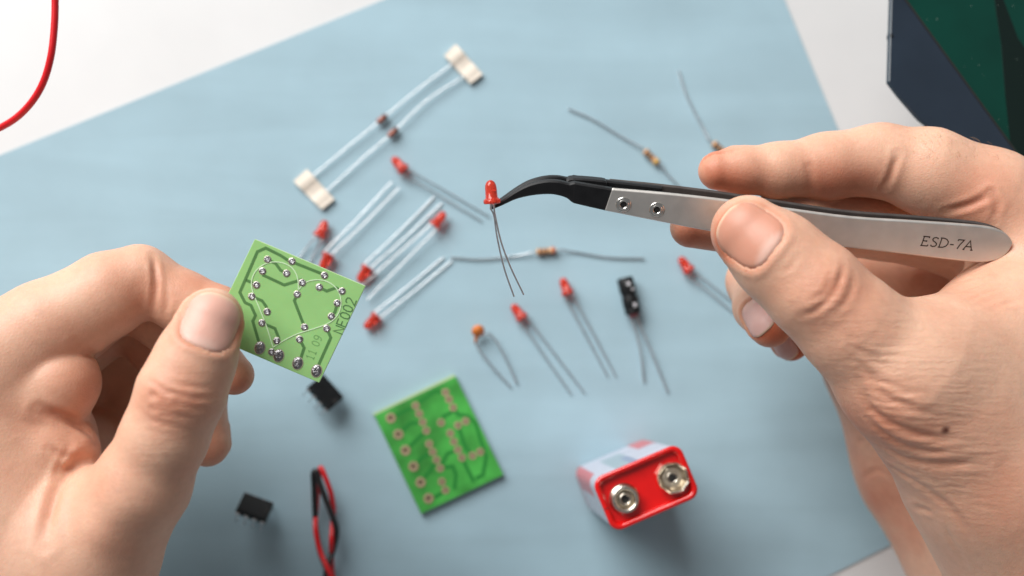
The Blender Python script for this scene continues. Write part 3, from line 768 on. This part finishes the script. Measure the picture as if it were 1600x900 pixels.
def tape(quad):
    p = [P(u, w, ZP+0.35) for u, w in quad]; n = 10; mb = MB(); v = []; f = []
    for layer in (0, 1):
        for i in range(n+1):
            for j in range(4):
                s, t = i/n, j/3
                q = (p[0]*(1-s)+p[1]*s)*(1-t)+(p[3]*(1-s)+p[2]*s)*t
                q = q+np.array([0, 0, (0.25*math.sin(s*7+t)+0.45*math.exp(-((s-0.25)/0.1)**2)+0.45*math.exp(-((s-0.75)/0.1)**2))])
                v.append(q+np.array([0, 0, 0.75*layer]))
    o = (n+1)*4
    for i in range(n):
        for j in range(3):
            a = i*4+j; f.append((a, a+1, a+5, a+4)); f.append((a+o, a+4+o, a+5+o, a+1+o))
    for i in range(n):
        for j in (0, 3): a = i*4+j; f.append((a, a+4, a+4+o, a+o))
    for j in range(3):
        for i in (0, n): a = i*4+j; f.append((a, a+1, a+1+o, a+o))
    recalc(link('paper_tape', v, f, M['tape'], tpair))
tape([(712, 70), (754, 117), (735, 132), (694, 88)]); tape([(480, 265), (523, 312), (503, 328), (459, 284)])

# ================================================================== capacitors
c = P(747, 517, ZP+3.4)
cc = thing('ceramic_capacitor', P(747, 517, ZP), 'small orange ceramic capacitor with two leads bent like a hairpin', 'capacitor')
recalc(link('disc', *lathe([(0.1, -1.25), (1.0, -1.15), (1.75, -0.7), (2.0, 0), (1.75, 0.7), (1.0, 1.15), (0.1, 1.25)], c, unit(-CAMY*0.5+CAMZ*0.8+CAMX*0.2), 20), M['cap_orange'], cc, True))
recalc(link('coated_neck', *tube([c-CAMZ*0.5, P(744, 529, ZP+2.2), P(743, 537, ZP+1.6)], [0.9, 0.6, 0.3], 8), M['cap_orange'], cc, True))
link('lead', *tube(catmull([P(745, 526, ZP+2.6), P(746, 542, ZP+1.5), P(768, 572, ZP+1.2), P(798, 605, ZP+0.4)], 6), 0.25, 8), M['lead_dark'], cc, True)
link('lead', *tube(catmull([P(752, 524, ZP+2.8), P(766, 523, ZP+2.4), P(785, 550, ZP+1.6), P(808, 600, ZP+0.4)], 6), 0.25, 8), M['lead_dark'], cc, True)

a, b = P(990, 490, ZP+2.7), P(976, 434, ZP+2.7); ax = unit(b-a); L = np.linalg.norm(b-a)
ec = thing('electrolytic_capacitor', P(984, 462, ZP), 'black cylindrical electrolytic capacitor with white marks, lying on the paper', 'capacitor')
recalc(link('can', *lathe([(1.9, 0), (2.35, 0.15), (2.5, 0.5), (2.5, 1.1), (2.3, 1.5), (2.5, 1.9), (2.5, L*0.42), (2.2, L*0.5), (2.2, L*0.53), (2.5, L*0.6), (2.5, L-0.5), (2.3, L-0.12), (2.0, L), (1.2, L-0.05), (0.05, L-0.05)], a, ax, 28), M['black'], ec, True))
recalc(link('bung', *lathe([(1.1, -1.3), (1.5, -1.2), (1.7, -0.3), (1.8, 0.1)], a, ax, 20), M['ledbase'], ec, True))
sd = unit(np.cross(ax, [0, 0, 1]))
mbp = MB()
for s0, s1, an in ((0.17, 0.27, 0.25), (0.62, 0.67, 0.5), (0.76, 0.86, 0.1)):
    for off in (-0.16, 0.16):
        x = lambda s, q: a+ax*L*s+2.53*(math.cos(q)*np.array([0, 0, 1])+math.sin(q)*sd)
        pts = [x(s0, an+off), x((s0+s1)/2, an+off*0.4), x(s1, an+off)]
        mbp.add(*ribbon(pts, 0.2, unit(math.cos(an)*np.array([0, 0, 1])+math.sin(an)*sd), 0.02))
recalc(mbp.build('white_marking', M['white_marks'], ec))
for s_, mid, e in ((-1, (1000, 545), (1006, 597)), (1, (1018, 550), (1043, 613))):
    st = a+sd*s_*1.0 if False else a
    side = -1 if s_ < 0 else 1
    st = a-ax*0.6+CAMX*side*0.9
    link('lead', *tube(catmull([st+ax*0.5, st-ax*2, P(*mid, ZP+1.6), P(*e, ZP+0.4)], 6), 0.27, 8), M['lead_dark'], ec, True)

# ================================================================== chips
def chip(label, cpx, apx, tilt, L=9.4, W=6.3, Hh=3.4, z0=3.6):
    c = P(*cpx, z0+Hh/2); d = P(*apx, z0+Hh/2)-c; d[2] = 0
    up = unit(np.array([0, 0, 1.0])+tilt[0]*unit(d)+tilt[1]*unit(np.cross([0, 0, 1.0], d)))
    X = unit(d-np.dot(d, up)*up); Y = np.cross(up, X)
    t = thing('integrated_circuit', P(*cpx, ZP), label, 'chip', 'eight-pin chips')
    v = []
    for zz, k in ((-Hh/2, 0.94), (0, 1.0), (Hh/2, 0.92)):
        for sx, sy in ((-1, -1), (1, -1), (1, 1), (-1, 1)): v.append(c+X*sx*L/2*(k*0.5+0.5)+Y*sy*W/2*k+up*zz)
    f = [(3, 2, 1, 0), (8, 9, 10, 11)]
    for i in range(2):
        for k in range(4): f.append((4*i+k, 4*i+(k+1) % 4, 4*i+4+(k+1) % 4, 4*i+4+k))
    b = recalc(link('body', v, f, M['black'], t)); bevel(b, 0.2)
    link('index_notch', *lathe([(0.75, 0), (0.7, 0.02), (0.02, 0.025)], c+X*(L/2-0.9)+up*(Hh/2+0.01), up, 16), M['hole'], b)
    for sy in (-1, 1):
        for k in range(4):
            x = (k-1.5)*2.54; o = c+X*x+Y*sy*W/2
            v1, f1 = ribbon([o-Y*sy*0.2, o+Y*sy*0.4, o+Y*sy*0.62-up*0.4, o+Y*sy*0.7-up*1.9], 0.62, up, 0.25)
            v2, f2 = ribbon([o+Y*sy*0.7-up*1.9, o+Y*sy*0.8-up*4.4], 0.27, Y*sy, 0.25)
            mb = MB(); mb.add(v1, f1); mb.add(v2, f2); recalc(mb.build('pin', M['lead_dark'], t))
    return t
chip('black chip on its pins just below the held board', (508, 614), (530, 638), (0.05, 0.5), z0=4.2)
chip('black chip at the bottom left, between the left hand and the twisted wires', (398, 794), (425, 804), (0.0, 0.62), z0=4.6)

# ================================================================== wires
wp = thing('twisted_wire_pair', P(505, 800, ZP), 'red and black wires twisted together at the bottom edge', 'wires')
bl = [(520, 925, 3), (512, 893, 3), (499, 858, 4), (493, 812, 5), (491, 765, 7), (490, 741, 8.5), (494, 737, 9), (500, 755, 9), (508, 778, 9.5), (520, 808, 10), (526, 830, 9), (521, 858, 6), (512, 885, 7.5), (505, 925, 8)]
rd = [(501, 731, 7), (508, 745, 8), (517, 770, 7.5), (521, 795, 6), (520, 815, 5.5), (518, 845, 8.5), (518, 870, 5), (520, 900, 3), (528, 930, 3)]
rd2 = [(501, 731, 7), (498, 750, 5), (495, 790, 3), (493, 825, 7.5), (500, 860, 8.5), (512, 888, 10.5), (520, 905, 10), (534, 935, 8)]
link('black_wire', *tube(catmull([P(*q) for q in bl], 6), 0.85, 12), M['wire_black'], wp, True)
w = catmull([P(*q) for q in rd[::-1]+rd2[1:]], 6)
link('red_wire', *tube(w, 0.75, 12), M['wire_red'], wp, True)

w = catmull([P(*q) for q in [(84, -60, 78), (86, -10, 76), (85, 40, 75), (79, 90, 74), (66, 132, 72), (44, 166, 70), (12, 193, 67), (-40, 216, 62), (-120, 240, 50)]], 8)
o = link('red_wire', *tube(w, 0.85, 14), M['wire_red'], None, True)
tag(o, 'single red insulated wire curving in at the top left corner', 'wire')

# ================================================================== held board
BO = P(440, 490, 93.0); BN = unit(CAMZ+CAMX*0.05-CAMY*0.03)
def bp_(u, w, off=0): return plane_pt(u, w, BO, BN)+BN*off
def bz(x, y, off=0.0): return bp_(340+x/3.4615, 360+y/3.4615, off)
hb = thing('circuit_board', bp_(448, 486), 'pale green circuit board with a heart outline, held in the left hand', 'circuit board')
quad = [(398, 373.5), (571, 447), (498.5, 598), (325, 524)]
v, f = prism([bp_(*q) for q in quad], -BN*1.3)
o = recalc(link('board', v, f, None, hb, False, [M['pcb'], M['pcb_edge']], [0, 0, 1, 1, 1, 1])); bevel(o, 0.1)
traces = [[(228, 620), (190, 490), (205, 460), (180, 405), (148, 390), (120, 335), (215, 115), (260, 95), (340, 135), (385, 165)], [(152, 268), (200, 288)],
          [(402, 170), (578, 240)], [(270, 157), (315, 180), (340, 215), (373, 232)], [(243, 240), (360, 295), (458, 265)],
          [(550, 307), (590, 328), (640, 310), (673, 328)], [(647, 393), (635, 440), (615, 465)], [(430, 345), (415, 380), (470, 523)],
          [(185, 357), (240, 380), (262, 410), (268, 440)], [(240, 500), (310, 530), (330, 580), (320, 597)], [(443, 588), (468, 635), (450, 690)], [(590, 530), (612, 580), (545, 730)]]
for t in traces:
    recalc(link('trace', *ribbon([bz(x, y, 0.004) for x, y in t], 0.32, BN, 0.035), M['trace'], hb))
heart = [(438, 322), (432, 255), (405, 205), (360, 178), (310, 170), (260, 180), (215, 210), (190, 250), (183, 295), (195, 345), (230, 430), (265, 520), (300, 632)]
heart2 = [(438, 322), (470, 285), (520, 268), (580, 272), (630, 300), (660, 345), (667, 400), (650, 455), (610, 495), (540, 525), (430, 560), (350, 600), (300, 632)]
mb = MB()
for hh in (heart, heart2): mb.add(*ribbon(catmull([bz(x, y, 0.045) for x, y in hh], 5), 0.105, BN, 0.04))
recalc(mb.build('heart_outline', M['silk'], hb))
pads = [(270, 157), (402, 167), (578, 243), (243, 220), (373, 232), (458, 283), (550, 307), (673, 328), (210, 295), (430, 345), (647, 393), (185, 357), (615, 465), (268, 440), (470, 523), (240, 500), (590, 530), (443, 588), (320, 597), (293, 658)]
for x, y in pads:
    c = bz(x, y, 0.045)
    p = recalc(link('pad', *lathe([(0.78, 0), (0.78, 0.04), (0.70, 0.05), (0.64, 0.08), (0.5, 0.11), (0.36, 0.08), (0.3, 0.02)], c, BN, 18, (random.random(), random.random(), 0)), M['solder'], hb, True))
    jx = unit(CAMX*random.uniform(-1, 1)+CAMY*random.uniform(-1, 1))
    link('pad_rim', *lathe([(0.84, 0), (0.84, 0.03), (0.77, 0.055), (0.75, 0.02)], c, BN, 18, close=False), M['copper_rim'], p)
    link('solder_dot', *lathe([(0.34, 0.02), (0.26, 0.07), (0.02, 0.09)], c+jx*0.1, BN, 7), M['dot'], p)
for k, (x, y) in enumerate([(228, 635), (330, 677), (433, 718), (535, 760)]):
    c = bz(x, y, 0.045)
    e = unit(bz(x+12, y-36)-bz(x, y)); s_ = np.cross(BN, e); mb = MB(); n = 24; prof = [(1.0, 0), (1.0, 0.06), (0.86, 0.08), (0.78, 0.16), (0.6, 0.24), (0.4, 0.2), (0.2, 0.22), (0.02, 0.2)]
    v, f = [], []
    for i, (r_, h_) in enumerate(prof):
        for q in range(n):
            t = 2*math.pi*q/n; v.append(c+e*r_*1.35*math.cos(t)+s_*r_*1.08*math.sin(t)+BN*(h_+(random.uniform(-0.07, 0.07) if 3 < i < 7 else 0)))
    for i in range(len(prof)-1):
        for q in range(n): a_, b_ = i*n+q, i*n+(q+1) % n; f.append((a_, b_, b_+n, a_+n))
    p = recalc(link('solder_pad', v, f, M['solder'], hb, True))
    v = [];
    ring = MB(); pts = [c+e*1.42*math.cos(2*math.pi*q/24)+s_*1.15*math.sin(2*math.pi*q/24) for q in range(25)]
    ring.add(*ribbon(pts, 0.08, BN, 0.03)); recalc(ring.build('pad_rim', M['copper_rim'], p))
o_ = bz(677, 563, 0.006); xd = unit(bz(750, 382, 0)-bz(677, 563, 0)); yd = np.cross(BN, xd)
lettering('NeOO2'.replace('O', '0'), o_, xd, yd, BN, 2.2, 0.13, M['print_dark'], hb, 1.0, 0.03, 0.0, 0.2)
o_ = bz(516, 704, 0.006); xd = unit(bz(566, 580, 0)-bz(516, 704, 0)); yd = np.cross(BN, xd)
lettering('11 09', o_, xd, yd, BN, 1.75, 0.09, M['print_faint'], hb, 0.9, 0.03, 0.0, 0.22)

# ================================================================== board lying on the paper
ZB = ZP+1.7; UP = np.array([0, 0, 1.0])
tb2 = thing('circuit_board', P(685, 695, ZP), 'bright green circuit board lying flat on the blue paper near the battery', 'circuit board')
quad = [P(585, 649, ZB), P(712, 588, ZB), P(787, 742, ZB), P(658, 803, ZB)]
v, f = prism(quad, -UP*1.6)
o = recalc(link('board', v, f, None, tb2, False, [M['pcb2'], M['pcb2_edge']], [0, 0, 1, 1, 1, 1])); bevel(o, 0.12)
recalc(link('bare_border', *prism([P(581.5, 647, ZB), P(709, 585, ZB), P(711.8, 587.9, ZB), P(585, 648.9, ZB)], -UP*1.5), M['pcb2_edge'], tb2))
def tz(x, y, off=0.0): return P(560+x/3.6, 570+y/3.6, ZB)+UP*off
for t in [[(182, 300), (300, 240), (430, 150), (490, 155)], [(225, 392), (290, 330), (362, 322)], [(265, 482), (330, 420), (382, 370)], [(310, 572), (360, 520), (418, 490)], [(350, 662), (400, 600), (440, 535)],
          [(395, 752), (440, 740), (490, 705)], [(533, 240), (560, 280), (620, 290), (660, 330), (690, 430), (720, 520), (700, 620), (660, 640)], [(582, 522), (610, 580), (640, 640), (650, 660)], [(465, 325), (480, 290), (533, 262)],
          [(460, 582), (530, 570), (550, 620), (540, 700)], [(560, 478), (500, 500), (460, 582)], [(642, 512), (600, 460), (560, 340)]]:
    recalc(link('trace', *ribbon([tz(x, y, 0.004) for x, y in t], 0.55, UP, 0.035), M['trace2'], tb2))
big = [(182, 300), (225, 392), (265, 482), (310, 572), (350, 662), (395, 752)]
small = [(322, 230), (342, 275), (362, 322), (382, 370), (398, 445), (418, 490), (440, 535), (460, 582), (470, 658), (490, 705), (465, 325), (517, 385), (537, 432), (560, 478), (582, 522), (560, 340), (603, 318), (642, 512), (685, 490), (490, 155), (510, 195), (533, 240)]
for L_, r_, hr in ((big, 1.55, 0.62), (small, 1.18, 0.42)):
    for x, y in L_:
        c = tz(x, y, 0.045)
        p = recalc(link('pad', *lathe([(r_, 0), (r_, 0.05), (r_*0.9, 0.07), (hr+0.08, 0.07), (hr, 0.02)], c, UP, 20), M['pad2'], tb2, True))
        link('hole', *lathe([(hr, 0.03), (hr, 0.04), (0.02, 0.045)], c, UP, 12), M['hole2'], p)

# ================================================================== battery
BH = 46.5
b0, b1, b2, b3 = P(925, 750, BH), P(1062, 691, BH), P(1095, 775, BH), P(958, 834, BH)
bc = (b0+b1+b2+b3)/4; bx = unit(((b1-b0)+(b2-b3))*np.array([1, 1, 0])); by = np.cross(UP, bx)
hx = (np.linalg.norm(b1-b0)+np.linalg.norm(b2-b3))/4; hy = (np.linalg.norm(b3-b0)+np.linalg.norm(b2-b1))/4
bat = thing('battery', (bc[0], bc[1], ZP), 'nine volt battery standing upright, red top with two metal snap terminals', 'battery')
def rrect(ax_, ay_, r, z, n=8):
    out = []
    for cx, cy, a0 in ((1, 1, 0), (-1, 1, 90), (-1, -1, 180), (1, -1, 270)):
        for k in range(n+1):
            t = math.radians(a0+90*k/n)
            q = bc*np.array([1, 1, 0])+bx*(cx*(ax_-r)+r*math.cos(t))+by*(cy*(ay_-r)+r*math.sin(t)); q[2] = z; out.append(q)
    return out
def loft(secs, cap0=True, cap1=True):
    n = len(secs[0]); v = [q for s in secs for q in s]; f = []
    for i in range(len(secs)-1):
        for k in range(n): f.append((i*n+k, i*n+(k+1) % n, (i+1)*n+(k+1) % n, (i+1)*n+k))
    if cap0: f.append(tuple(range(n))[::-1])
    if cap1: f.append(tuple((len(secs)-1)*n+k for k in range(n)))
    return v, f
hs = list(np.linspace(1.2, BH-1.4, 14))
secs = [rrect(hx-0.5, hy-0.5, 2.6, ZP, 8)]+[rrect(hx-0.12, hy-0.12, 2.9, h_, 8) for h_ in hs]+[rrect(hx-0.25, hy-0.25, 2.8, BH-1.1, 8)]
# split the long straight runs so that the print has somewhere to sit
def dense(sec, m=9):
    out = []
    for i in range(len(sec)):
        a, b = sec[i], sec[(i+1) % len(sec)]
        k = m if np.linalg.norm(a-b) > 4 else 1
        for j in range(k): out.append(a+(b-a)*j/k)
    return out
v, f = loft([dense(s) for s in secs], True, False)
jk = recalc(link('jacket', v, f, None, bat, True, [mat('label_white', lin(190, 191, 204), 0.3, noise=(200, 0.04)), mat('label_red', lin(196, 98, 102), 0.3, noise=(200, 0.05)), mat('label_teal', lin(150, 166, 174), 0.3), mat('label_blue', lin(132, 142, 168), 0.3)], [0]*len(f)))
for p in jk.data.polygons:
    c = np.array(p.center)/S; lx, ly = (c-bc).dot(bx), (c-bc).dot(by); z = c[2]
    i = 0
    if ly > hy-1.5 and -hx*0.35 < lx < hx*0.15 and z > 12: i = 2
    if ly > hy-1.5 and -hx*0.12 < lx < hx*0.05 and z > 26: i = 3
    if (lx < -hx+2.6 and ly > hy-6.5 and z < 34) or (lx > hx*0.35 and z < 20) or (lx < -hx+1 and z < 5): i = 1
    p.material_index = i
v, f = loft([rrect(hx-0.25, hy-0.25, 2.8, BH-1.3), rrect(hx, hy, 3.0, BH-1.0), rrect(hx+0.03, hy+0.03, 3.0, BH-0.5), rrect(hx-0.25, hy-0.25, 2.8, BH-0.1), rrect(hx-0.75, hy-0.75, 2.4, BH), rrect(hx-1.3, hy-1.3, 2.0, BH-0.2), rrect(hx-1.6, hy-1.6, 1.8, BH-0.8), rrect(hx-1.75, hy-1.75, 1.7, BH-1.9)], False, False)
rimo = recalc(link('top_rim', v, f, M['bat_red'], bat, True))
v, f = loft([rrect(hx-1.7, hy-1.7, 1.7, BH-2.6), rrect(hx-1.7, hy-1.7, 1.7, BH-1.85)])
recalc(link('top_plate', v, f, M['bat_red'], bat))
nt_c = P(943, 792, BH)
e = bc-bx*(hx-0.9)-by*0.8
link('seam', *ribbon([e-bx*0.9+UP*(BH-bc[2]-0.02), e+bx*0.6+UP*(BH-bc[2]+0.02)], 0.07, UP, 0.05), M['hole'], rimo)
zt = BH-1.85
p1 = P(977, 780, zt+2.2); p1[2] = zt
p2 = P(1052, 747, zt+2.2); p2[2] = zt
tm = recalc(link('stud_terminal', *lathe([(4.05, 0), (4.05, 0.35), (3.3, 0.5), (3.0, 0.9), (2.9, 1.7), (3.45, 1.95), (3.65, 2.5), (3.5, 2.95), (3.0, 3.1), (2.55, 2.8), (2.3, 2.2), (2.2, 1.4)], p1, UP, 40, close=False), M['nickel'], bat, True))
recalc(link('terminal_floor', *lathe([(2.4, 1.3), (2.3, 1.5), (1.6, 1.5)], p1, UP, 32, close=False), M['nickel_dull'], tm, True))
recalc(link('rivet', *lathe([(1.75, 1.4), (1.7, 2.2), (1.4, 2.5), (1.1, 2.4), (1.0, 1.8)], p1, UP, 32, close=False), M['nickel'], tm, True))
link('rivet_hole', *lathe([(1.05, 1.7), (0.02, 1.72)], p1, UP, 24, close=False), M['hole'], tm)
sk = recalc(link('socket_terminal', *lathe([(3.9, 0), (3.9, 0.35), (3.2, 0.5), (3.1, 1.0), (1.25, 1.05), (1.15, 0.9)], p2, UP, 40, close=False), M['nickel_dull'], bat, True))
link('rivet_hole', *lathe([(1.2, 0.95), (0.02, 0.96)], p2, UP, 24, close=False), M['hole'], sk)
recalc(link('rivet', *lathe([(1.55, 1.02), (1.5, 1.2), (1.2, 1.25), (1.05, 1.0)], p2, UP, 28, close=False), M['nickel'], sk, True))
xx, yy, _ = frame(UP, bx)
for k in range(8):
    a0, a1 = 2*math.pi*(k+0.03)/8+0.2, 2*math.pi*(k+0.97)/8+0.2
    v, f = [], []
    prof = [(3.2, 0.4), (3.35, 1.4), (3.7, 2.3), (4.15, 2.75), (4.3, 2.5), (4.05, 2.05), (3.75, 1.3), (3.6, 0.4)]
    for t in (a0, a1):
        for r_, h_ in prof: v.append(p2+UP*h_+r_*(math.cos(t)*xx+math.sin(t)*yy))
    n = len(prof)
    for i in range(n): f.append((i, (i+1) % n, n+(i+1) % n, n+i))
    f.append(tuple(range(n))); f.append(tuple(range(n, 2*n))[::-1])
    recalc(link('petal', v, f, M['nickel'], sk))

# ================================================================== dark device in the top right corner
DO = P(1388, 130, 58); DN = unit(np.array([0.10, 0.10, 1.0]))
def dp(u, w, off=0): return plane_pt(u, w, DO, DN)+DN*off
dev = thing('glossy_device', dp(1500, 60, -20), 'dark glossy device with slate border and dark green screen in the top right corner', 'device')
outline = [(1396, -160), (1388, 128), (1404, 149), (1436, 186), (1480, 220), (1545, 262), (1620, 310), (1760, 400), (1900, -160)]
v, f = prism([dp(*q) for q in outline], -DN*1.4)
o = recalc(link('casing', v, f, M['slate'], dev)); bevel(o, 0.25)
v, f = prism([dp(*q, 0.02) for q in [(1300, -160), (1415, 0), (1600, 255), (1690, 379), (1820, -160)]][1:]+[dp(1306, -152, 0.02)], DN*0.12)
v, f = prism([dp(*q, 0.02) for q in [(1402, -150), (1402, -18), (1415, 0), (1600, 255), (1700, 380), (1840, -150)]], DN*0.12)
recalc(link('screen', v, f, M['green_glass'], dev))
recalc(link('seam', *ribbon([dp(1402, -18, 0.03), dp(1415, 0, 0.03), dp(1600, 255, 0.03), dp(1700, 393, 0.03)], 0.28, DN, 0.13), M['hole'], dev))
v, f = prism([dp(*q, 0.15) for q in [(1545, -60), (1556, 20), (1564, 70), (1570, 150), (1578, 222), (1640, 300), (1640, 130), (1590, 60)]], DN*0.05)
recalc(link('dark_band', v, f, M['green_dark'], dev))
recalc(link('edge_strip', *ribbon([dp(1397, -140, 0.003), dp(1389.3, 127, 0.003)], 0.16, DN, 0.03), M['rim'], dev))
recalc(link('button', *lathe([(1.1, 0), (1.1, 0.7), (0.8, 1.0), (0.1, 1.1)], dp(1391, 56, -0.9), -unit(dp(1391, 56)-dp(1381, 56))*-1, 16), M['black'], dev, True))
mb = MB()
for k in range(26):
    u, w = random.uniform(1430, 1600), random.uniform(0, 240)
    if w > (u-1415)*1.36: continue
    c = dp(u, w, 0.16); r_ = random.uniform(0.05, 0.14)
    mb.add(*lathe([(r_, 0), (r_*0.6, 0.05)], c, DN, 5))
ds = mb.build('dust_specks', M['dust'], dev); ds['kind'] = 'stuff'
# stand that carries the device, beyond the edge of the picture
v, f = prism([dp(1680, -120, -1.4), dp(1860, -120, -1.4), dp(1800, 200, -1.4), dp(1700, 200, -1.4)], (0, 0, -30))
n = len(v)//2; v = [np.array(p, float) for p in v]
for i in range(n): v[n+i][2] = 0.0
recalc(link('stand', v, f, M['black'], dev))
